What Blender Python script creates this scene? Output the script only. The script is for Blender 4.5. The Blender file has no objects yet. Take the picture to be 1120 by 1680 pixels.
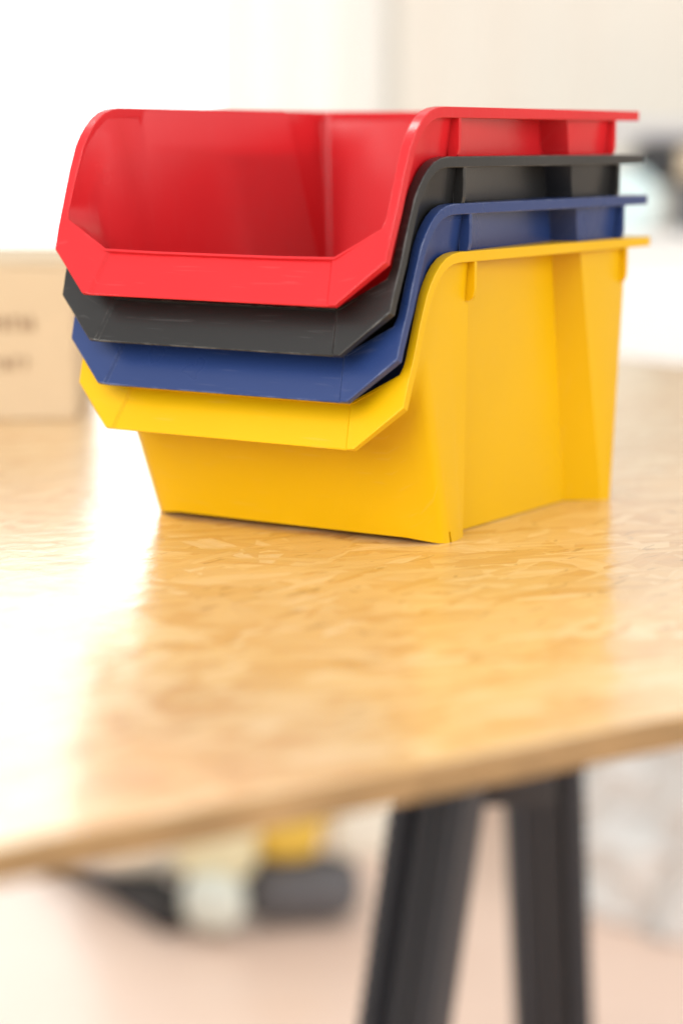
import bpy, bmesh, math, random
from mathutils import Vector, Matrix, noise
random.seed(7)
S = bpy.context.scene
COL = S.collection
R = math.radians

# ------------------------------------------------------------------ camera
TZ = 0.75                                   # height of the bench top
CAM = Vector((0.53010, -0.79170, 0.16581 + TZ))
cam = bpy.data.cameras.new('camera')
cam.sensor_fit = 'VERTICAL'; cam.sensor_height = 36; cam.sensor_width = 24
cam.lens = 79.365
cam.clip_start = 0.02; cam.clip_end = 100
cam.dof.use_dof = True
cam.dof.focus_distance = 0.905
cam.dof.aperture_fstop = 3.8
cam.dof.aperture_blades = 0
co = bpy.data.objects.new('camera', cam); COL.objects.link(co)
rt, up, bk = Vector((0.84235617, 0.53890947, 0.00355852)), Vector((-0.09166159, 0.13676089, 0.9863542)), Vector((0.53106896, -0.83118773, 0.16459868))
m = Matrix((rt, up, bk)).transposed().to_4x4(); m.translation = CAM
co.matrix_world = m
S.camera = co

# ------------------------------------------------------------------ light
S.view_settings.view_transform = 'Standard'; S.view_settings.look = 'None'
S.view_settings.exposure = 0.0; S.view_settings.gamma = 1.0
S.cycles.use_denoising = True
S.cycles.max_bounces = 8; S.cycles.transparent_max_bounces = 8
S.cycles.sample_clamp_indirect = 6
W = bpy.data.worlds.new('World'); S.world = W; W.use_nodes = True
bg = W.node_tree.nodes['Background']
bg.inputs[0].default_value = (1.0, 0.99, 0.975, 1); bg.inputs[1].default_value = 0.82

# the room stands at an angle to the bins: u across the far wall, w towards it
ROOM = Vector((0.53010, -0.79170, 0)); YAW = R(32.58)
RU = Vector((math.cos(YAW), math.sin(YAW), 0)); RW = Vector((-math.sin(YAW), math.cos(YAW), 0))
def room(u, w, z): return ROOM + RU * u + RW * w + Vector((0, 0, z))

def area(name, pos, target, sx, sy, power, col):
    L = bpy.data.lights.new(name, 'AREA'); L.shape = 'RECTANGLE'; L.size = sx; L.size_y = sy
    L.energy = power; L.color = col
    o = bpy.data.objects.new(name, L); COL.objects.link(o)
    o.location = pos
    o.rotation_euler = (Vector(target) - Vector(pos)).to_track_quat('-Z', 'Y').to_euler()
    return o
area('side_window_light', room(2.4, 0.30, 1.60), room(0, 1.2, TZ), 1.4, 1.4, 40, (1.0, 0.985, 0.96))
area('front_fill_light', room(-0.8, -0.5, 1.55), room(0, 1.0, TZ), 1.5, 1.3, 38, (1.0, 0.985, 0.96))  # added fill lamp brightening lips and front faces; no window stands there
area('ceiling_lamp', room(-0.85, 1.64, 2.6), room(0, 1.0, TZ), 0.3, 0.3, 10, (1.0, 0.97, 0.92))

# ------------------------------------------------------------------ helpers
def link(name, me, mat, parent=None, smooth=None):
    o = bpy.data.objects.new(name, me); COL.objects.link(o)
    if mat is not None and not me.materials: me.materials.append(mat)
    if parent is not None: o.parent = parent
    if smooth is not None:
        for p in me.polygons: p.use_smooth = True
        me.set_sharp_from_angle(angle=R(smooth))
    return o
def mesh_from(name, verts, faces):
    me = bpy.data.meshes.new(name); me.from_pydata([tuple(v) for v in verts], [], faces); me.update()
    b = bmesh.new(); b.from_mesh(me); bmesh.ops.recalc_face_normals(b, faces=b.faces); b.to_mesh(me); b.free()
    return me
def bm_mesh(name, b):
    bmesh.ops.recalc_face_normals(b, faces=b.faces)
    me = bpy.data.meshes.new(name); b.to_mesh(me); b.free(); return me
def box_bm(b, x0, x1, y0, y1, z0, z1, bev=0.0, seg=2, mat=None):
    g = bmesh.new()
    bmesh.ops.create_cube(g, size=1)
    for v in g.verts:
        v.co = Vector(((x0 + x1) / 2 + v.co.x * (x1 - x0), (y0 + y1) / 2 + v.co.y * (y1 - y0), (z0 + z1) / 2 + v.co.z * (z1 - z0)))
    if bev: bmesh.ops.bevel(g, geom=g.edges[:], offset=bev, segments=seg, affect='EDGES', profile=0.5)
    if mat is not None: bmesh.ops.transform(g, matrix=mat, verts=g.verts[:])
    t = bpy.data.meshes.new('t'); g.to_mesh(t); g.free(); b.from_mesh(t); bpy.data.meshes.remove(t)
def cyl_bm(b, r0, r1, h, mat, seg=32, bev=0.0):
    g = bmesh.new()
    bmesh.ops.create_cone(g, cap_ends=True, segments=seg, radius1=r0, radius2=r1, depth=h)
    if bev:
        ed = [e for e in g.edges if len(e.link_faces) == 2 and e.calc_face_angle(0) > 1]
        bmesh.ops.bevel(g, geom=ed, offset=bev, segments=3, affect='EDGES', profile=0.5)
    bmesh.ops.transform(g, matrix=mat, verts=g.verts[:])
    t = bpy.data.meshes.new('t'); g.to_mesh(t); g.free(); b.from_mesh(t); bpy.data.meshes.remove(t)
def empty(name, loc, rz=0.0):
    o = bpy.data.objects.new(name, None); COL.objects.link(o); o.location = loc; o.rotation_euler = (0, 0, rz)
    o.empty_display_size = 0.05
    return o
def tag(o, label=None, cat=None, group=None, kind=None):
    if label: o['label'] = label
    if cat: o['category'] = cat
    if group: o['group'] = group
    if kind: o['kind'] = kind
    return o

# ------------------------------------------------------------------ materials
def new_mat(name):
    M = bpy.data.materials.new(name); M.use_nodes = True
    nt = M.node_tree; p = nt.nodes['Principled BSDF']
    return M, nt, p
def simple(name, col, rough=0.5, noise_amt=0.06, scale=30, bump=0.0, spec=0.5):
    M, nt, p = new_mat(name); N = nt.nodes; L = nt.links
    tc = N.new('ShaderNodeTexCoord'); nz = N.new('ShaderNodeTexNoise'); nz.inputs['Scale'].default_value = scale; nz.inputs['Detail'].default_value = 5
    L.new(tc.outputs['Object'], nz.inputs['Vector'])
    hsv = N.new('ShaderNodeHueSaturation'); hsv.inputs['Color'].default_value = (*col, 1)
    mr = N.new('ShaderNodeMapRange'); mr.inputs[3].default_value = 1 - noise_amt; mr.inputs[4].default_value = 1 + noise_amt
    L.new(nz.outputs[0], mr.inputs[0]); L.new(mr.outputs[0], hsv.inputs['Value']); L.new(hsv.outputs[0], p.inputs['Base Color'])
    p.inputs['Roughness'].default_value = rough; p.inputs['Specular IOR Level'].default_value = spec
    if bump:
        bp = N.new('ShaderNodeBump'); bp.inputs['Strength'].default_value = bump; bp.inputs['Distance'].default_value = 0.002
        L.new(nz.outputs[0], bp.inputs['Height']); L.new(bp.outputs[0], p.inputs['Normal'])
    return M
def plastic(name, col, trans, rough=0.30, wear=0.0, wear_col=(0.6, 0.6, 0.6), tcol=None, spec=0.5):
    """moulded polypropylene: slight grain, a little light passing through, scuffs on worn edges"""
    M, nt, p = new_mat(name); N = nt.nodes; L = nt.links
    tc = N.new('ShaderNodeTexCoord')
    gr = N.new('ShaderNodeTexNoise'); gr.inputs['Scale'].default_value = 900; gr.inputs['Detail'].default_value = 2
    L.new(tc.outputs['Object'], gr.inputs['Vector'])
    flow = N.new('ShaderNodeTexNoise'); flow.inputs['Scale'].default_value = 14; flow.inputs['Detail'].default_value = 4
    L.new(tc.outputs['Object'], flow.inputs['Vector'])
    mr = N.new('ShaderNodeMapRange'); mr.inputs[3].default_value = 0.93; mr.inputs[4].default_value = 1.07
    L.new(flow.outputs[0], mr.inputs[0])
    hsv = N.new('ShaderNodeHueSaturation'); hsv.inputs['Color'].default_value = (*col, 1); L.new(mr.outputs[0], hsv.inputs['Value'])
    out = hsv.outputs[0]
    if wear:
        bev = N.new('ShaderNodeBevel'); bev.samples = 4; bev.inputs['Radius'].default_value = 0.0009
        geo = N.new('ShaderNodeNewGeometry')
        dot = N.new('ShaderNodeVectorMath'); dot.operation = 'DOT_PRODUCT'
        L.new(bev.outputs[0], dot.inputs[0]); L.new(geo.outputs['Normal'], dot.inputs[1])
        edge = N.new('ShaderNodeMapRange'); edge.inputs[1].default_value = 0.995; edge.inputs[2].default_value = 0.9; edge.inputs[3].default_value = 0; edge.inputs[4].default_value = 1
        L.new(dot.outputs['Value'], edge.inputs[0])
        nz = N.new('ShaderNodeTexNoise'); nz.inputs['Scale'].default_value = 85; nz.inputs['Detail'].default_value = 8; nz.inputs['Roughness'].default_value = 0.7
        L.new(tc.outputs['Object'], nz.inputs['Vector'])
        th = N.new('ShaderNodeMapRange'); th.inputs[1].default_value = 0.47; th.inputs[2].default_value = 0.62
        L.new(nz.outputs[0], th.inputs[0])
        mu = N.new('ShaderNodeMath'); mu.operation = 'MULTIPLY'; L.new(edge.outputs[0], mu.inputs[0]); L.new(th.outputs[0], mu.inputs[1])
        m2 = N.new('ShaderNodeMath'); m2.operation = 'MULTIPLY'; m2.inputs[1].default_value = wear; L.new(mu.outputs[0], m2.inputs[0])
        mx = N.new('ShaderNodeMix'); mx.data_type = 'RGBA'
        L.new(m2.outputs[0], mx.inputs['Factor']); L.new(out, mx.inputs[6]); mx.inputs[7].default_value = (*wear_col, 1)
        out = mx.outputs[2]
    oi = N.new('ShaderNodeObjectInfo'); of = N.new('ShaderNodeVectorMath'); of.operation = 'ADD'
    L.new(tc.outputs['Object'], of.inputs[0]); L.new(oi.outputs['Random'], of.inputs[1])
    sc_mask = None
    for ang, sx, sy in ((0.5, 40, 1100), (-1.1, 50, 1500), (1.9, 36, 1300)):
        mp = N.new('ShaderNodeMapping'); mp.inputs['Rotation'].default_value = (ang, ang * .7, ang * 1.3); mp.inputs['Scale'].default_value = (sx, sy, sx)
        L.new(of.outputs[0], mp.inputs[0])
        sn = N.new('ShaderNodeTexNoise'); sn.inputs['Scale'].default_value = 1; sn.inputs['Detail'].default_value = 1; L.new(mp.outputs[0], sn.inputs['Vector'])
        st = N.new('ShaderNodeMapRange'); st.inputs[1].default_value = 0.70; st.inputs[2].default_value = 0.76; L.new(sn.outputs[0], st.inputs[0])
        if sc_mask is None: sc_mask = st.outputs[0]
        else:
            am = N.new('ShaderNodeMath'); am.operation = 'MAXIMUM'; L.new(sc_mask, am.inputs[0]); L.new(st.outputs[0], am.inputs[1]); sc_mask = am.outputs[0]
    sk = N.new('ShaderNodeMath'); sk.operation = 'MULTIPLY'; sk.inputs[1].default_value = 0.05; L.new(sc_mask, sk.inputs[0])
    sm = N.new('ShaderNodeMix'); sm.data_type = 'RGBA'; L.new(sk.outputs[0], sm.inputs['Factor']); L.new(out, sm.inputs[6])
    sm.inputs[7].default_value = (*[min(1, c * .6 + .32) for c in col], 1); out = sm.outputs[2]
    L.new(out, p.inputs['Base Color'])
    p.inputs['Specular IOR Level'].default_value = spec
    rr = N.new('ShaderNodeMapRange'); rr.inputs[3].default_value = rough - 0.06; rr.inputs[4].default_value = rough + 0.08
    L.new(flow.outputs[0], rr.inputs[0]); L.new(rr.outputs[0], p.inputs['Roughness'])
    bp = N.new('ShaderNodeBump'); bp.inputs['Strength'].default_value = 0.09; bp.inputs['Distance'].default_value = 0.0004
    L.new(gr.outputs[0], bp.inputs['Height']); L.new(bp.outputs[0], p.inputs['Normal'])
    if trans:
        tb = N.new('ShaderNodeBsdfTranslucent'); tb.inputs[0].default_value = (*(tcol or col), 1)
        ms = N.new('ShaderNodeMixShader'); ms.inputs[0].default_value = trans
        L.new(p.outputs[0], ms.inputs[1]); L.new(tb.outputs[0], ms.inputs[2])
        L.new(ms.outputs[0], N['Material Output'].inputs['Surface'])
    return M
RED = plastic('red_plastic', (0.66, 0.020, 0.026), 0.20, 0.24, tcol=(0.95, 0.02, 0.05))
BLACK = plastic('black_plastic', (0.014, 0.0135, 0.013), 0.0, 0.30, 0.3, (0.42, 0.40, 0.37))
BLUE = plastic('blue_plastic', (0.017, 0.040, 0.148), 0.03, 0.28, 0.3, (0.42, 0.47, 0.6))
YELLOW = plastic('yellow_plastic', (0.765, 0.445, 0.001), 0.10, 0.33, spec=0.28)

def osb(name, edge=False):
    """pressed wood strands: layers of long cells turned to many directions, a coat of varnish"""
    M, nt, p = new_mat(name); N = nt.nodes; L = nt.links
    tc = N.new('ShaderNodeTexCoord')
    base = N.new('ShaderNodeTexNoise'); base.inputs['Scale'].default_value = 9; base.inputs['Detail'].default_value = 6
    L.new(tc.outputs['Object'], base.inputs['Vector'])
    cr = N.new('ShaderNodeValToRGB'); cr.color_ramp.elements[0].color = (0.62, 0.385, 0.17, 1); cr.color_ramp.elements[1].color = (0.68, 0.46, 0.225, 1)
    cr.color_ramp.elements[0].position = 0.3; cr.color_ramp.elements[1].position = 0.7
    L.new(base.outputs[0], cr.inputs[0])
    colr = cr.outputs[0]; hgt = None
    rows = [(12, 16, 84, .0), (-24, 18, 96, .3), (48, 16, 80, .5), (-62, 18, 100, .2), (88, 15, 86, .7), (30, 22, 112, .9), (-8, 17, 98, .4), (-44, 24, 130, .15), (20, 38, 230, .6), (-14, 34, 200, .05)]
    for i, (ang, sx, sy, off) in enumerate(rows):
        warp = N.new('ShaderNodeTexNoise'); warp.inputs['Scale'].default_value = 16 + i; warp.inputs['Detail'].default_value = 2
        L.new(tc.outputs['Object'], warp.inputs['Vector'])
        wa = N.new('ShaderNodeVectorMath'); wa.operation = 'SCALE'; wa.inputs[3].default_value = 0.009
        L.new(warp.outputs['Color'], wa.inputs[0])
        ad = N.new('ShaderNodeVectorMath'); ad.operation = 'ADD'; L.new(tc.outputs['Object'], ad.inputs[0]); L.new(wa.outputs[0], ad.inputs[1])
        mp = N.new('ShaderNodeMapping'); mp.vector_type = 'TEXTURE'
        mp.inputs['Rotation'].default_value = (0, 0, R(ang)); mp.inputs['Scale'].default_value = (1 / sx, 1 / sy, 0.05); mp.inputs['Location'].default_value = (off, off * 1.7, 0)
        L.new(ad.outputs[0], mp.inputs[0])
        vo = N.new('ShaderNodeTexVoronoi'); vo.voronoi_dimensions = '2D'; vo.inputs['Scale'].default_value = 1.0; vo.inputs['Randomness'].default_value = 1
        L.new(mp.outputs[0], vo.inputs['Vector'])
        sep = N.new('ShaderNodeSeparateColor'); L.new(vo.outputs['Color'], sep.inputs[0])
        gate = N.new('ShaderNodeMath'); gate.operation = 'GREATER_THAN'; gate.inputs[1].default_value = 0.82
        L.new(sep.outputs[0], gate.inputs[0])
        # fine grain along the strand
        gm = N.new('ShaderNodeMapping'); gm.vector_type = 'TEXTURE'; gm.inputs['Rotation'].default_value = (0, 0, R(ang)); gm.inputs['Scale'].default_value = (0.05, 0.0022, 0.05)
        L.new(ad.outputs[0], gm.inputs[0])
        gn = N.new('ShaderNodeTexNoise'); gn.inputs['Scale'].default_value = 1; gn.inputs['Detail'].default_value = 4
        L.new(gm.outputs[0], gn.inputs['Vector'])
        sr = N.new('ShaderNodeValToRGB'); e = sr.color_ramp.elements
        e[0].color = (0.54, 0.29, 0.105, 1); e[1].color = (0.77, 0.58, 0.34, 1); e[1].position = 1.0
        k = e.new(0.3); k.color = (0.63, 0.39, 0.165, 1)
        k = e.new(0.7); k.color = (0.69, 0.455, 0.21, 1)
        mxv = N.new('ShaderNodeMath'); mxv.operation = 'MULTIPLY_ADD'; mxv.inputs[1].default_value = 0.5; L.new(gn.outputs[0], mxv.inputs[0])
        sb = N.new('ShaderNodeMath'); sb.operation = 'MULTIPLY_ADD'; sb.inputs[1].default_value = 0.9; sb.inputs[2].default_value = -0.2; L.new(sep.outputs[1], sb.inputs[0])
        L.new(sb.outputs[0], mxv.inputs[2]); L.new(mxv.outputs[0], sr.inputs[0])
        mx = N.new('ShaderNodeMix'); mx.data_type = 'RGBA'; L.new(gate.outputs[0], mx.inputs['Factor']); L.new(colr, mx.inputs[6]); L.new(sr.outputs[0], mx.inputs[7])
        colr = mx.outputs[2]
        hh = N.new('ShaderNodeMath'); hh.operation = 'MULTIPLY_ADD'; hh.inputs[1].default_value = 0.12; L.new(gn.outputs[0], hh.inputs[0]); L.new(sep.outputs[2], hh.inputs[2])
        if hgt is None: hgt = hh.outputs[0]
        else:
            mh = N.new('ShaderNodeMix'); mh.data_type = 'FLOAT'; L.new(gate.outputs[0], mh.inputs['Factor']); L.new(hgt, mh.inputs[2]); L.new(hh.outputs[0], mh.inputs[3]); hgt = mh.outputs[0]
    # thin dark cracks between strands
    cmap = N.new('ShaderNodeMapping'); cmap.vector_type = 'TEXTURE'; cmap.inputs['Rotation'].default_value = (0, 0, R(15)); cmap.inputs['Scale'].default_value = (0.06, 0.011, 0.05)
    L.new(tc.outputs['Object'], cmap.inputs[0])
    cn = N.new('ShaderNodeTexNoise'); cn.inputs['Scale'].default_value = 2.2; cn.inputs['Detail'].default_value = 5; cn.inputs['Distortion'].default_value = 1.2
    L.new(cmap.outputs[0], cn.inputs['Vector'])
    ct = N.new('ShaderNodeMapRange'); ct.inputs[1].default_value = 0.325; ct.inputs[2].default_value = 0.36; ct.inputs[3].default_value = 0.5; ct.inputs[4].default_value = 0
    L.new(cn.outputs[0], ct.inputs[0])
    mc = N.new('ShaderNodeMix'); mc.data_type = 'RGBA'; L.new(ct.outputs[0], mc.inputs['Factor']); L.new(colr, mc.inputs[6]); mc.inputs[7].default_value = (0.17, 0.075, 0.02, 1)
    L.new(mc.outputs[2], p.inputs['Base Color'])
    wv = N.new('ShaderNodeTexNoise'); wv.inputs['Scale'].default_value = 75; wv.inputs['Detail'].default_value = 3; L.new(tc.outputs['Object'], wv.inputs['Vector'])
    ws = N.new('ShaderNodeMath'); ws.operation = 'MULTIPLY_ADD'; ws.inputs[1].default_value = 1.1; L.new(wv.outputs[0], ws.inputs[0]); L.new(hgt, ws.inputs[2])
    bp = N.new('ShaderNodeBump'); bp.inputs['Strength'].default_value = 0.55; bp.inputs['Distance'].default_value = 0.0007
    L.new(ws.outputs[0], bp.inputs['Height']); L.new(bp.outputs[0], p.inputs['Normal'])
    p.inputs['Roughness'].default_value = 0.38 if not edge else 0.7
    p.inputs['Coat Weight'].default_value = 0.9; p.inputs['Coat Roughness'].default_value = 0.19; p.inputs['Coat IOR'].default_value = 1.7
    L.new(bp.outputs[0], p.inputs['Coat Normal'])
    p.inputs['Specular IOR Level'].default_value = 0.5 if not edge else 0.2
    return M
OSB = osb('varnished_strand_board')
EDGE = simple('bare_board_edge', (0.33, 0.20, 0.085), 0.8, 0.55, 1.0)
def stretch(M, sc):
    nt = M.node_tree; tcn = [n for n in nt.nodes if n.type == 'TEX_COORD'][0]; nzn = [n for n in nt.nodes if n.type == 'TEX_NOISE'][0]
    mp = nt.nodes.new('ShaderNodeMapping'); mp.inputs['Scale'].default_value = sc
    nt.links.new(tcn.outputs['Object'], mp.inputs[0]); nt.links.new(mp.outputs[0], nzn.inputs['Vector'])
stretch(EDGE, (45, 200, 420))

def wood_floor():
    M, nt, p = new_mat('floor_laminate'); N = nt.nodes; L = nt.links
    tc = N.new('ShaderNodeTexCoord'); mp = N.new('ShaderNodeMapping'); mp.inputs['Rotation'].default_value = (0, 0, -YAW); mp.inputs['Scale'].default_value = (3, 40, 1)
    L.new(tc.outputs['Object'], mp.inputs[0])
    n = N.new('ShaderNodeTexNoise'); n.inputs['Scale'].default_value = 1.3; n.inputs['Detail'].default_value = 6; L.new(mp.outputs[0], n.inputs['Vector'])
    cr = N.new('ShaderNodeValToRGB'); cr.color_ramp.elements[0].color = (0.86, 0.62, 0.49, 1); cr.color_ramp.elements[1].color = (0.93, 0.74, 0.63, 1)
    L.new(n.outputs[0], cr.inputs[0]); L.new(cr.outputs[0], p.inputs['Base Color'])
    p.inputs['Roughness'].default_value = 0.34
    return M
FLOOR = wood_floor()
WALL = simple('cream_wall_paint', (0.71, 0.67, 0.59), 0.8, 0.03, 3)
WHITE = simple('white_paint', (0.86, 0.86, 0.84), 0.5, 0.02, 8)
CLOTH = simple('curtain_cloth', (0.88, 0.86, 0.81), 0.9, 0.03, 60)
def sheer(M, tcol, amt):
    nt = M.node_tree; tb = nt.nodes.new('ShaderNodeBsdfTranslucent'); tb.inputs[0].default_value = (*tcol, 1)
    ms = nt.nodes.new('ShaderNodeMixShader'); ms.inputs[0].default_value = amt
    nt.links.new(nt.nodes['Principled BSDF'].outputs[0], ms.inputs[1]); nt.links.new(tb.outputs[0], ms.inputs[2])
    nt.links.new(ms.outputs[0], nt.nodes['Material Output'].inputs['Surface'])
CREAMCLOTH = simple('cream_curtain_cloth', (0.80, 0.76, 0.68), 0.9, 0.03, 60)
sheer(CLOTH, (0.86, 0.85, 0.82), 0.24); sheer(CREAMCLOTH, (0.74, 0.68, 0.58), 0.10)
CARD = simple('cardboard', (0.55, 0.42, 0.27), 0.85, 0.05, 40)
INK = simple('printed_ink', (0.30, 0.20, 0.12), 0.8, 0.1, 60)
LEG = simple('black_leg_plastic', (0.028, 0.033, 0.043), 0.4, 0.12, 60, 0.1)
DARK = simple('dark_rubber', (0.035, 0.035, 0.038), 0.6, 0.1, 40)
GREY = simple('grey_plastic', (0.12, 0.12, 0.13), 0.5, 0.08, 40)
LIGHTGREY = simple('light_grey_metal', (0.55, 0.55, 0.57), 0.4, 0.05, 40)
TOOLYEL = simple('tool_yellow', (0.82, 0.55, 0.08), 0.45, 0.05, 40)
CREAM = simple('cream_plastic', (0.86, 0.83, 0.72), 0.4, 0.04, 30)
CYAN = simple('pale_blue_plastic', (0.66, 0.84, 0.86), 0.4, 0.03, 30)
BEIGE = simple('beige_plastic', (0.72, 0.60, 0.42), 0.5, 0.04, 30)
SHEET = simple('crumpled_white_sheet', (0.84, 0.84, 0.82), 0.35, 0.12, 22)
def sky_mat():
    M = bpy.data.materials.new('overcast_sky'); M.use_nodes = True; nt = M.node_tree; nt.nodes.clear()
    e = nt.nodes.new('ShaderNodeEmission'); o = nt.nodes.new('ShaderNodeOutputMaterial')
    e.inputs[0].default_value = (0.97, 0.99, 1.0, 1); e.inputs[1].default_value = 2.7
    nt.links.new(e.outputs[0], o.inputs[0]); return M
def glass_mat():
    M = bpy.data.materials.new('window_glass'); M.use_nodes = True; nt = M.node_tree; nt.nodes.clear()
    t = nt.nodes.new('ShaderNodeBsdfTransparent'); g = nt.nodes.new('ShaderNodeBsdfGlossy'); g.inputs['Roughness'].default_value = 0.02
    t.inputs[0].default_value = (0.96, 0.98, 0.97, 1)
    mx = nt.nodes.new('ShaderNodeMixShader'); mx.inputs[0].default_value = 0.06
    o = nt.nodes.new('ShaderNodeOutputMaterial')
    nt.links.new(t.outputs[0], mx.inputs[1]); nt.links.new(g.outputs[0], mx.inputs[2]); nt.links.new(mx.outputs[0], o.inputs[0]); return M

# ------------------------------------------------------------------ the setting
ROOT = Matrix.Translation(ROOM) @ Matrix.Rotation(YAW, 4, 'Z')
def rbox(b, u0, u1, w0, w1, z0, z1, bev=0.0): box_bm(b, u0, u1, w0, w1, z0, z1, bev)
def room_obj(name, b, mat, parent=None, smooth=None):
    o = link(name, bm_mesh(name, b), mat, parent, smooth)
    if parent is None: o.matrix_world = ROOT
    return o
WW = 3.2
b = bmesh.new(); rbox(b, -6, 6, -4, WW + 6, -0.1, 0.0)
tag(room_obj('floor', b, FLOOR), kind='structure')
b = bmesh.new()
rbox(b, 0.075, 5, WW, WW + 0.14, 0.0, 1.36)
rbox(b, 1.6, 5, WW, WW + 0.14, 1.36, 2.8)
rbox(b, 0.075, 0.16, WW, WW + 0.14, 1.36, 2.8)
rbox(b, 0.16, 1.6, WW, WW + 0.14, 2.32, 2.8)
rbox(b, -5, -3.4, WW, WW + 0.14, 0.0, 2.8)
rbox(b, -3.4, 0.075, WW, WW + 0.14, 2.35, 2.8)
tag(room_obj('wall', b, WALL), kind='structure')
b = bmesh.new(); rbox(b, -8, 5, WW + 4.5, WW + 4.6, -0.05, 8)
tag(room_obj('sky', b, sky_mat()), kind='structure')

win = empty('glazed_door', room(-1.6625, WW + 0.05, 0), YAW)
tag(win, 'wide white framed glazed door flooding the room with daylight', 'window')
b = bmesh.new()
for x0, x1, z0, z1 in ((-1.736, -1.67, 0, 2.35), (1.67, 1.736, 0, 2.35), (-1.67, 1.67, 2.28, 2.35), (-1.67, 1.67, 0, 0.1), (-0.63, -0.57, 0.1, 2.28)):
    box_bm(b, x0, x1, -0.035, 0.035, z0, z1, 0.004)
link('frame', bm_mesh('frame', b), WHITE, win)
GL = glass_mat()
for x0, x1 in ((-1.67, -0.63), (-0.57, 1.67)):
    b = bmesh.new(); box_bm(b, x0, x1, -0.004, 0.004, 0.1, 2.28); link('pane', bm_mesh('pane', b), GL, win)

hw = empty('added_window', room(0.88, WW + 0.06, 1.36), YAW)  # out of view, added so the bench top reflects more light
tag(hw, 'added white framed window high in the wall, out of view, to brighten the bench top', 'window')
b = bmesh.new()
for x0, x1, z0, z1 in ((-0.72, -0.66, 0, 0.96), (0.66, 0.72, 0, 0.96), (-0.66, 0.66, 0.90, 0.96), (-0.66, 0.66, 0, 0.06), (-0.02, 0.02, 0.06, 0.90)):
    box_bm(b, x0 + 0.0005, x1 - 0.0005, -0.03, 0.03, z0 + 0.0005, z1 - 0.0005, 0.004)
link('frame', bm_mesh('frame', b), WHITE, hw)
for x0, x1 in ((-0.66, -0.02), (0.02, 0.66)):
    b = bmesh.new(); box_bm(b, x0, x1, -0.004, 0.004, 0.06, 0.90); link('pane', bm_mesh('pane', b), GL, hw)

# curtains beside the glass: pleated cloth
def curtain(u0, u1, w, folds, amp, mat, label):
    vs, fs = [], []; nu = int(26 * folds)
    for j, z in enumerate((0.03, 0.8, 1.5, 2.38)):
        for i in range(nu + 1):
            t = i / nu; a = t * 2 * math.pi * folds
            vs.append((u0 + (u1 - u0) * t + 0.25 * amp * math.sin(2 * a), w + amp * math.sin(a + 0.6 * math.sin(3 * t * folds / 3 + j * .3)), z))
    for j in range(3):
        for i in range(nu):
            q = j * (nu + 1) + i; fs.append((q, q + 1, q + nu + 2, q + nu + 1))
    o = link('curtain', mesh_from('curtain', vs, fs), mat, None, 60); o.matrix_world = ROOT
    tag(o, label, 'curtain', 'curtains along the far wall')
curtain(-0.178, 0.070, WW - 0.06, 3.3, 0.008, CLOTH, 'off white sheer curtain glowing at the edge of the bright glazed door')
curtain(0.072, 0.62, WW - 0.075, 5.2, 0.006, CREAMCLOTH, 'cream curtain hanging over the wall, right of the paler sheer one')

# ------------------------------------------------------------------ white cabinet and the things on it
cab = empty('storage_cabinet', room(0.66, 2.98, 0), YAW)
tag(cab, 'white storage cabinet standing against the wall behind the bench, right of the bins', 'cabinet')
b = bmesh.new(); box_bm(b, -0.40, 0.40, -0.20, 0.20, 0.05, 0.78, 0.003); link('carcass', bm_mesh('carcass', b), WHITE, cab)
b = bmesh.new(); box_bm(b, -0.41, 0.41, -0.215, 0.205, 0.78, 0.798, 0.003); link('top', bm_mesh('top', b), WHITE, cab)
b = bmesh.new(); box_bm(b, -0.38, 0.38, -0.17, 0.17, 0.0, 0.05); link('plinth', bm_mesh('plinth', b), LIGHTGREY, cab)
for k in (-1, 1):
    b = bmesh.new(); box_bm(b, min(k * 0.004, k * 0.396), max(k * 0.004, k * 0.396), -0.219, -0.2005, 0.055, 0.775, 0.002); d = link('door', bm_mesh('door', b), WHITE, cab)
    b = bmesh.new(); box_bm(b, k * 0.03 - 0.006, k * 0.03 + 0.006, -0.245, -0.2195, 0.40, 0.55, 0.003); link('handle', bm_mesh('handle', b), LIGHTGREY, d)

dr = empty('power_tool', room(0.415, 2.86, 0.798), YAW)
tag(dr, 'dark grey power tool lying on the white cabinet behind the bins', 'power tool')
b = bmesh.new(); box_bm(b, -0.05, 0.16, -0.04, 0.05, 0.058, 0.113, 0.018, 4); link('motor_housing', bm_mesh('motor_housing', b), DARK, dr, 40)
b = bmesh.new(); box_bm(b, -0.10, 0.15, -0.035, 0.045, 0.1135, 0.135, 0.009, 3); link('top_cover', bm_mesh('top_cover', b), LIGHTGREY, dr, 40)
b = bmesh.new(); box_bm(b, 0.0, 0.045, -0.03, 0.04, 0.0, 0.0575, 0.008, 3, Matrix.Rotation(R(0), 4, 'Y')); link('handle', bm_mesh('handle', b), GREY, dr, 40)
b = bmesh.new(); box_bm(b, -0.012, 0.012, -0.012, 0.012, -0.02, 0.02, 0.004, 2, Matrix.Translation((0.012, -0.048, 0.085))); link('switch', bm_mesh('switch', b), BEIGE, dr, 40)
b = bmesh.new(); box_bm(b, 0.05, 0.15, -0.036, 0.046, 0.0, 0.0575, 0.008, 3); link('battery', bm_mesh('battery', b), GREY, dr, 40)

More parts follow.
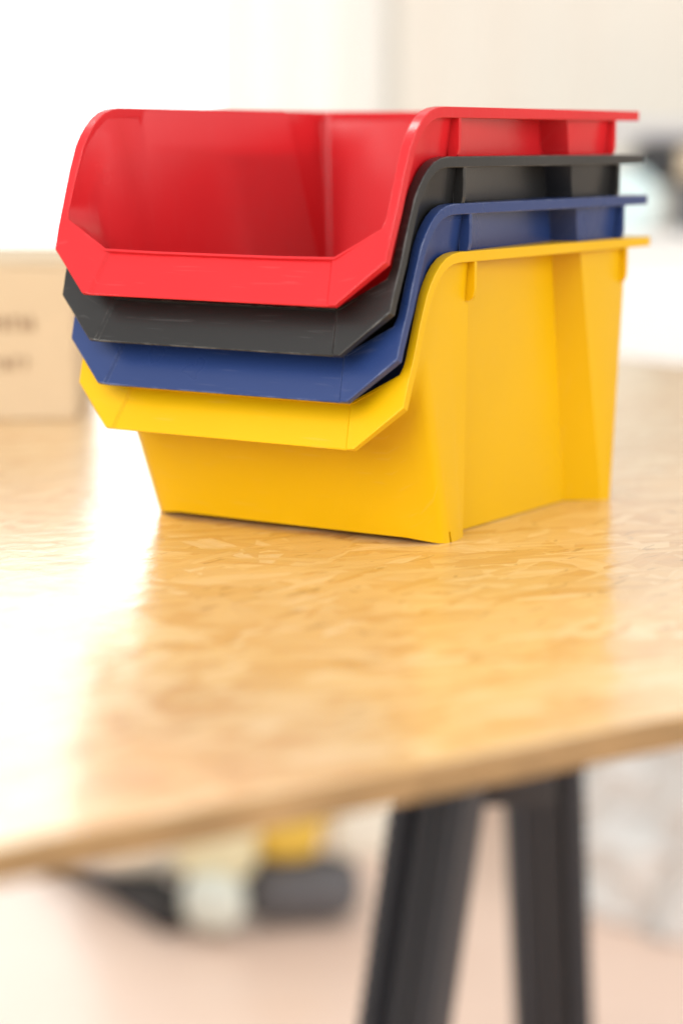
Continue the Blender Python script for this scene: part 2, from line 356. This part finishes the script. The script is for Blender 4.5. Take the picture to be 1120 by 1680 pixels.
jar = empty('plastic_jar', room(0.345, 2.80, 0.798), YAW)
tag(jar, 'pale blue round plastic jar lying on its side on the white cabinet', 'jar')
rot = Matrix.Rotation(R(90), 4, 'X')
b = bmesh.new(); cyl_bm(b, 0.036, 0.036, 0.06, Matrix.Translation((0, 0.02, 0.040)) @ rot, 40, 0.006); link('body', bm_mesh('body', b), CYAN, jar, 40)
b = bmesh.new(); cyl_bm(b, 0.040, 0.040, 0.016, Matrix.Translation((0, -0.0185, 0.040)) @ rot, 40, 0.003); link('lid', bm_mesh('lid', b), CYAN, jar, 40)

# ------------------------------------------------------------------ workbench: strand board on a trestle
E0 = Vector((0.1861, -0.4025, 0)); ev = Vector((0.0843, 0.2021, 0)).normalized(); nv = Vector((-ev.y, ev.x, 0))
board = empty('workbench_top', E0 + Vector((0, 0, TZ)), math.atan2(ev.y, ev.x))
tag(board, 'varnished strand board bench top with a bare front edge, under the bins', 'workbench')
b = bmesh.new(); box_bm(b, -0.36, 0.93, 0.0, 1.28, -0.0100, 0.0, 0.0010, 2)
bm_ = bm_mesh('board', b)
bd = link('board', bm_, OSB, board); bm_.materials.append(EDGE)
for f in bm_.polygons:
    if f.normal.z < 0.5: f.material_index = 1
def strand_edge_strips():
    # broken strand ends along the bare edge: small proud slivers
    b = bmesh.new(); rnd = random.Random(3)
    for k in range(420):
        x = rnd.uniform(-0.35, 0.92); z = rnd.uniform(-0.0092, -0.0012); l = rnd.uniform(0.006, 0.03); h = rnd.uniform(0.0004, 0.0010); d = rnd.uniform(0.0002, 0.0009)
        box_bm(b, x, x + l, -d, 0.002, z - h / 2, z + h / 2, 0, 1, None)
    return b
o = link('edge_strands', bm_mesh('edge_strands', strand_edge_strips()), EDGE, board); o['kind'] = 'stuff'

tr = empty('trestle', room(0.108, 1.45, 0), YAW)
tag(tr, 'black plastic folding trestle with splayed legs holding up the bench top', 'trestle')
def leg(name, top, bot, wid, dep, grip, turn=0):
    """channel section leg: a flat web, two raised flanges and short cross ribs between them"""
    top, bot = Vector(top), Vector(bot); ax = (top - bot); L_ = ax.length; ax.normalize()
    yv = Vector((0, 1, 0)); xv = yv.cross(ax).normalized(); yv = ax.cross(xv)
    M = Matrix((xv, yv, ax)).transposed().to_4x4(); M.translation = bot; M = M @ Matrix.Rotation(R(turn), 4, 'Z')
    b = bmesh.new()
    box_bm(b, -wid * .5, wid * .5, 0.006, dep, 0, L_, 0.004, 2, M)
    web = link(name, bm_mesh(name, b), LEG, tr, 40)
    for s in (-1, 1):
        b = bmesh.new(); xa, xb = sorted((s * wid * .5 - s * 0.0005, s * wid * .5 - s * 0.011)); box_bm(b, xa, xb, -0.006, 0.0055, 0, L_, 0.002, 2, M); link('flange', bm_mesh('flange', b), LEG, web, 40)
    b = bmesh.new(); box_bm(b, -0.003, 0.003, 0.002, 0.0055, 0, L_, 0.001, 2, M); link('rib', bm_mesh('rib', b), LEG, web, 40)
    b = bmesh.new(); n = 70
    for k in range(n):
        z = L_ * (k + .5) / n
        for s in (grip,):
            xa, xb = sorted((s * wid * .5 + s * 0.0002, s * wid * .5 + s * 0.0035)); box_bm(b, xa, xb, 0.002, dep - 0.004, z - 0.0032, z + 0.0032, 0.001, 1, M)
    o = link('grip_rib', bm_mesh('grip_rib', b), LEG, web, 40); o['kind'] = 'stuff'
    b = bmesh.new(); box_bm(b, -wid * .56, wid * .56, -0.008, dep + 0.004, -0.012, 0.02, 0.004, 2, M); link('foot', bm_mesh('foot', b), DARK, web, 40)
leg('leg', (-0.019, -0.03, 0.715), (-0.118, -0.10, 0.012), 0.052, 0.034, -1, -25)
leg('leg', (0.0165, 0.03, 0.715), (0.061, 0.11, 0.012), 0.052, 0.034, 1)
b = bmesh.new(); box_bm(b, -0.05, 0.05, -0.045, 0.32, 0.690, 0.7365, 0.004); link('head_beam', bm_mesh('head_beam', b), LEG, tr, 40)
b = bmesh.new(); box_bm(b, -0.034, 0.034, -0.005, 0.02, 0.476, 0.6895, 0.004); link('hinge_plate', bm_mesh('hinge_plate', b), DARK, tr, 40)

# ------------------------------------------------------------------ cardboard box on the bench
bx = empty('cardboard_box', room(-0.156, 1.316, TZ), YAW + R(3))
tag(bx, 'plain brown cardboard box with two printed lines, at the left end of the bench', 'box')
b = bmesh.new(); box_bm(b, -0.36, 0.0, 0.0, 0.22, 0.0002, 0.0895, 0.0015); link('carton', bm_mesh('carton', b), CARD, bx)
for y0, y1 in ((0.001, 0.1095), (0.1105, 0.219)):
    b = bmesh.new(); box_bm(b, -0.359, -0.001, y0, y1, 0.0897, 0.0925, 0.001); link('flap', bm_mesh('flap', b), CARD, bx)
rnd = random.Random(5)
for (z, x0, x1, h) in ((0.053, -0.12, -0.022, 0.009), (0.030, -0.14, -0.026, 0.008)):
    b = bmesh.new(); x = x0
    while x < x1:
        w_ = rnd.uniform(0.003, 0.006)
        box_bm(b, x, x + 0.0015, -0.0006, 0.0004, z, z + h); 
        box_bm(b, x + 0.0015, x + w_, -0.0006, 0.0004, z + rnd.choice((0, h * .45, h - 0.0016)), z + rnd.choice((h * .6, h)) if False else z + h * .5 + 0.0016)
        x += w_ + 0.0016
    link('print_line', bm_mesh('print_line', b), INK, bx)

# ------------------------------------------------------------------ power saw lying on the floor
sw = empty('circular_saw', room(-0.16, 2.53, 0), YAW)
tag(sw, 'yellow and white power saw with a black base lying on the floor under the bench', 'power tool')
def sp(name, mat, *a, M=None, bev=0.01):
    b = bmesh.new(); box_bm(b, *a, bev, 3, M); return link(name, bm_mesh(name, b), mat, sw, 40)
RZ = lambda d, t: Matrix.Translation(t) @ Matrix.Rotation(R(d), 4, 'Z')
sp('base_plate', DARK, -0.19, 0.15, -0.026, 0.026, 0.002, 0.040, M=RZ(-57, (-0.105, 0.11, 0)), bev=0.006)
sp('shoe', LIGHTGREY, -0.05, 0.05, -0.026, 0.026, 0.0405, 0.085, M=RZ(-57, (-0.125, 0.115, 0)), bev=0.010)
sp('housing', CREAM, -0.105, 0.085, -0.04, 0.05, 0.042, 0.20, M=RZ(-14, (-0.025, 0.07, 0)), bev=0.028)
sp('blade_guard', simple('clear_guard', (0.72, 0.76, 0.68), 0.25, 0.05, 20), -0.04, 0.035, -0.03, 0.03, 0.012, 0.085, M=RZ(-20, (0.018, -0.045, 0)), bev=0.029)
sp('front_housing', simple('pale_yellow_plastic', (0.82, 0.76, 0.50), 0.45, 0.04, 30), -0.03, 0.065, -0.03, 0.03, 0.072, 0.19, M=RZ(-10, (0.0, -0.02, 0)), bev=0.02)
b = bmesh.new(); cyl_bm(b, 0.044, 0.044, 0.022, Matrix.Translation((0.012, 0.0, 0.045)) @ Matrix.Rotation(R(86), 4, 'X'), 40, 0.006); link('guard_ring', bm_mesh('guard_ring', b), DARK, sw, 40)
sp('battery', GREY, 0.045, 0.187, -0.03, 0.05, 0.004, 0.080, M=RZ(6, (0, 0.0, 0)), bev=0.032)
sp('motor', TOOLYEL, 0.056, 0.14, -0.03, 0.06, 0.0805, 0.19, M=RZ(6, (0, 0.0, 0)), bev=0.026)
sp('side_handle', CREAM, 0.148, 0.225, -0.02, 0.05, 0.0805, 0.17, M=RZ(5, (0, 0.0, 0)), bev=0.018)

# ------------------------------------------------------------------ crumpled sheet on the floor at right
b = bmesh.new()
bmesh.ops.create_icosphere(b, subdivisions=5, radius=1)
for v in b.verts:
    p0 = v.co.copy()
    q = Vector((p0.x * 0.40, p0.y * 0.22, max(p0.z, -0.25) * 0.40 + 0.1))
    d = noise.multi_fractal(p0 * 2.2, 0.9, 2.1, 5) - 1.0
    rdg = abs(noise.noise(p0 * 4.2)) + 0.6 * abs(noise.noise(p0 * 9 + Vector((4, 2, 1))))
    q += p0 * (0.03 * d - 0.09 * rdg + 0.03)
    q.z = max(q.z, 0.001)
    v.co = q
sh = link('plastic_sheet', bm_mesh('plastic_sheet', b), SHEET, None, 25)
sh.matrix_world = Matrix.Translation(room(0.70, 2.62, 0)) @ Matrix.Rotation(YAW, 4, 'Z')
tag(sh, 'crumpled whitish plastic sheet heaped on the floor right of the trestle', 'plastic sheet')

# ------------------------------------------------------------------ the bins
MM = 0.001
# right half of the plan, from the middle of the front to the middle of the back:
# bottom (x, y, z), point where the outer wall meets the rim (x, y, z)
HALF = [
    ((0, -4, 2), (0, -21, 46), (0, -42.0, 61.0)),
    ((30, -4, 2), (30, -21, 46), (30, -42.0, 61.0)),
    ((58, -3.6, 2), (57.5, -21, 46), (56.2, -42.0, 61.4)),
    ((66.5, -1.8, 1.0), (68.5, -22.5, 56), (66.5, -41.0, 67.0)),
    ((71.6, 0.6, .2), (75.4, -24.0, 67), (77.4, -40, 73.0)),
    ((73.6, 3.2, 0), (77.6, -23.5, 75), (78.5, -38.4, 77.0)),
    ((74.0, 5.4, 0), (78.2, -22.5, 79), (78.6, -37.5, 79.0)),
    ((74.0, 6.8, 0), (78.2, -21.5, 81), (78.6, -37.0, 80.4)),
    ((73.8, 10.5, 0), (78.4, -20, 91), (78.7, -32.3, 93.0)),
    ((73.4, 13, 0), (78.5, -18, 101), (78.7, -28.0, 103.5)),
    ((73.1, 15, 0), (78.6, -14, 108), (78.7, -22.0, 111.3)),
    ((72.7, 16.5, 0), (78.6, -10, 113), (78.7, -15.0, 116.4)),
    ((72.3, 18, 0), None, (78.7, -5.0, 119.4)),
    ((72.0, 19.5, 0), None, (78.7, 10.0, 119.4)),
    ((63.6, 21, .3), None, (76.0, 13.0, 119.4)),
    ((63.6, 127, .3), None, (66.6, 105.5, 119.4)),
    ((76.3, 140.5, 0), None, (78.4, 109.5, 119.4)),
    ((78.6, 145.0, 0), None, (78.9, 152.5, 119.4)),
    ((77.6, 147.6, 0), None, (78.0, 157.6, 119.4)),
    ((74.5, 148.8, .5), None, (74.5, 159.0, 119.4)),
    ((0, 148.8, 2), None, (0, 159.0, 119.4)),
]
HALF = [(q[0], q[1] or tuple(Vector(q[0]).lerp(Vector(q[2]), .95)), q[2]) for q in HALF]
# the bins above: the same plan with the draft they need to sink into one another
NESTED = []
for i_, ((x, y, z), mid, top) in enumerate(HALF):
    if i_ >= 3: x -= 9.0 * min(1, (i_ - 2) / 2)
    if i_ == 14: x, top = 62.6, (78.2, 13.0, 119.4)
    if i_ == 15: x, y = 60.5, 144
    if i_ == 16: y = 147.4
    if i_ == 17: x, y = 68.6, 147.6
    if i_ == 18: x, y = 67.6, 148.4
    if i_ == 19: x, y = 66.0, 148.8
    NESTED.append(((x, y, z), (mid[0] - (1.3 if 3 <= i_ else 0), mid[1] + 1, mid[2]) if i_ < 12 else tuple(Vector((x, y, z)).lerp(Vector(top), .95)), top))
def mirrored(half):
    return half + [tuple((-q[0], q[1], q[2]) for q in h) for h in reversed(half[1:-1])]
def body_mesh(HALF):
    full = mirrored(HALF); n = len(full); T = [0, .06, .12, .25, .4, .55, .7, .82, .92, 1.0, 1.5, 2.0]
    vs, fs = [], []
    for t in T:
        for B_, R_, F_ in full:
            vs.append((Vector(B_).lerp(Vector(R_), t) if t <= 1 else Vector(R_).lerp(Vector(F_), t - 1)) * MM)
    for j in range(len(T) - 1):
        for i in range(n):
            k = (i + 1) % n
            if j == 0 and i in (6, n - 7): continue        # slot in each front foot
            fs.append((j * n + i, j * n + k, (j + 1) * n + k, (j + 1) * n + i))
    me = mesh_from('body', vs, fs)
    b = bmesh.new(); b.from_mesh(me)
    if sum((f.normal.dot(Vector((f.calc_center_median().x, f.calc_center_median().y - 0.06, 0)))) for f in b.faces) < 0:
        bmesh.ops.reverse_faces(b, faces=b.faces)
    bmesh.ops.solidify(b, geom=b.faces[:], thickness=1.1 * MM)
    # floor of the bin, let into the walls
    skip = ()
    ring = []
    for i, (B_, R_, F_) in enumerate(full):
        j = i if i < len(HALF) else n - i
        if j in skip: continue
        t = 3.2 / R_[2]
        v = Vector(B_).lerp(Vector(R_), t); v.z = 3.2
        c = Vector((0, 70, 3.2)); d = (v - c); v = c + d * (1 - 1.0 / d.length)
        ring.append(v)
    lo = [b.verts.new(v * MM) for v in ring]; hi = [b.verts.new((v + Vector((0, 0, 1.6))) * MM) for v in ring]
    b.faces.new(lo[::-1]); b.faces.new(hi)
    for i in range(len(ring)):
        k = (i + 1) % len(ring); b.faces.new((lo[i], lo[k], hi[k], hi[i]))
    b.to_mesh(me); b.free(); return me
# rim: for each station the inner edge, the outer edge and the way its thickness goes
RIM = [
    ((0, -41.2, 61.6), (0, -50.4, 44.2), (0, 2.0, -1.0), 1.1),
    ((30, -41.2, 61.6), (30, -50.4, 44.2), (0, 2.0, -1.0), 1.1),
    ((53.8, -41.2, 61.6), (57.5, -50.4, 44.2), (0, 2.0, -1.0), 1.1),
    ((55.0, -41.2, 61.6), (58.8, -50.4, 44.2), (0, 2.0, -1.0), 0),
    ((56.0, -41.2, 61.8), (61.8, -50.2, 44.4), (0, 2.2, -1.2), 0),
    ((77.1, -40.0, 74.1), (80.6, -44.0, 61.3), (-.2, 3.8, -1.6), 0),
    ((77.5, -38.6, 77.5), (81.0, -41.6, 69.5), (0, 4.0, -1.4), 0),
    ((77.6, -37.0, 81.2), (81.4, -37.7, 79.6), (0, 4.2, -1.4), 0),
    ((77.5, -32.4, 93.5), (81.6, -32.9, 93.3), (0, 4.2, -1.6), 0),
    ((77.4, -28.2, 103.8), (81.7, -28.4, 103.8), (0, 4.0, -2.0), 0),
    ((77.3, -25.2, 108.4), (81.7, -25.3, 108.4), (0, 3.6, -2.6), 0),
    ((77.2, -21.8, 112.2), (81.7, -21.8, 112.2), (0, 3.0, -3.1), 0),
    ((77.1, -18.0, 115.4), (81.7, -18.0, 115.4), (0, 2.4, -3.6), 0),
    ((77.0, -13.5, 117.9), (81.7, -13.5, 117.9), (0, 1.6, -4.0), 0),
    ((77.0, -8.5, 119.4), (81.7, -8.5, 119.4), (0, .8, -4.3), 0),
    ((77.0, -3.0, 120), (81.7, -3.0, 120), (0, 0, -4.4), 0),
    ((76.8, 11, 120), (81.7, 11, 120), (0, 0, -4.4), 0),
    ((76.9, 14, 120), (81.7, 14, 120), (0, 0, -4.4), 0),
    ((66.1, 105.5, 120), (81.7, 105.5, 120), (0, 0, -4.4), 0),
    ((77.8, 109.7, 120), (81.7, 109.7, 120), (0, 0, -4.4), 0),
    ((77.2, 152.5, 120), (81.7, 152.5, 120), (0, 0, -4.4), 0),
    ((76.4, 156.2, 120), (81.7, 175.4, 120), (0, 0, -4.4), 0),
    ((73.8, 157.4, 120), (80.6, 176.5, 120), (0, 0, -4.4), 0),
    ((0, 157.4, 120), (0, 176.5, 120), (0, 0, -4.4), 0),
]
def rim_mesh():
    full = RIM + [tuple([(-a[0], a[1], a[2]), (-c[0], c[1], c[2]), (-d[0], d[1], d[2]), s]) for a, c, d, s in reversed(RIM[1:-1])]
    n = len(full); vs, fs = [], []
    for a, c, d, s in full:
        a, c, d = Vector(a), Vector(c), Vector(d)
        sh_ = d.normalized() * s
        vs += [(a + sh_) * MM, (c + sh_) * MM, (c + d) * MM, (a + d) * MM]
    for i in range(n):
        k = (i + 1) % n
        for j in range(4):
            l = (j + 1) % 4
            fs.append((i * 4 + j, i * 4 + l, k * 4 + l, k * 4 + j))
    return mesh_from('rim', vs, fs)
def rib_mesh(side, yc):
    b = bmesh.new(); x_in = 76.7
    prof = [(x_in, 115.8), (81.5, 115.8), (81.5, 104.0), (80.9, 101.4), (79.4, 99.9), (x_in, 99.4)]
    f0 = [b.verts.new((side * x * MM, (yc - 1.0) * MM, z * MM)) for x, z in prof]
    f1 = [b.verts.new((side * x * MM, (yc + 1.0) * MM, z * MM)) for x, z in prof]
    b.faces.new(f0); b.faces.new(f1[::-1])
    for i in range(len(prof)):
        k = (i + 1) % len(prof); b.faces.new((f0[i], f0[k], f1[k], f1[i]))
    return bm_mesh('rib', b)
def crisp(me, ymin, soft=False):
    b = bmesh.new(); b.from_mesh(me)
    for e in b.edges:
        if len(e.link_faces) == 2 and (e.verts[0].co.y + e.verts[1].co.y) / 2 > ymin and (e.verts[0].co.y + e.verts[1].co.y) / 2 < 0.1475 - 0.085 * (e.verts[0].co.z + e.verts[1].co.z) and e.calc_face_angle(0) > R(18) and abs(e.verts[0].co.z - e.verts[1].co.z) > 0.002 and not (soft and abs(e.verts[0].co.x) < 0.067 and e.verts[0].co.y > 0.09): e.smooth = False
    b.to_mesh(me); b.free()
def make_bin(mat, lowest=True):
    root = empty('storage_bin', (0, 0, TZ))
    bo = link('body', body_mesh(HALF if lowest else NESTED), mat, root, 50 if lowest else 75)
    crisp(bo.data, 0.009, not lowest)
    rm_ = link('rim', rim_mesh(), mat, root, 24)
    md = rm_.modifiers.new('soft_edge', 'BEVEL'); md.width = 0.9 * MM; md.segments = 3; md.limit_method = 'ANGLE'; md.angle_limit = R(52); md.harden_normals = True
    for s in (1, -1):
        for y in (10.6, 151.2):
            link('rib', rib_mesh(s, y), mat, root)
    return root
def copy_tree(o, mat):
    c = o.copy(); COL.objects.link(c)
    for ch in list(o.children):
        d = ch.copy(); COL.objects.link(d); d.parent = c; d.matrix_parent_inverse = ch.matrix_parent_inverse.copy()
        d.material_slots[0].link = 'OBJECT'; d.material_slots[0].material = mat
    return c
G = 'nested storage bins stacked on the bench'
yb = make_bin(YELLOW)
tag(yb, 'yellow plastic storage bin standing on the bench, lowest of the nested stack', 'storage bin', G)
PIV = Vector((0, -55, 0))
spec = [(BLUE, (0.07, -0.17, 0.22), -0.08, 'dark blue plastic storage bin nested in the yellow one, under the black one'),
        (BLACK, (-0.10, -0.55, -0.27), -0.03, 'black plastic storage bin nested between the blue bin and the red bin'),
        (RED, (-0.2, 0.42, 0.11), 0.15, 'red plastic storage bin with empty open front, topmost of the nested stack')]
for i, (mt, (dx, dy, dz), dw, lab) in enumerate(spec, 1):
    if i == 1: nb = c = make_bin(mt, False)
    else: c = copy_tree(nb, mt)
    Mz = Matrix.Rotation(R(dw), 4, 'Z')
    off = PIV - (Mz @ PIV) + Vector((dx, -4.74 * i + dy, 19.0 * i + dz))
    c.location = Vector((0, 0, TZ)) + off * MM
    c.rotation_euler = (0, 0, R(dw))
    tag(c, lab, 'storage bin', G)
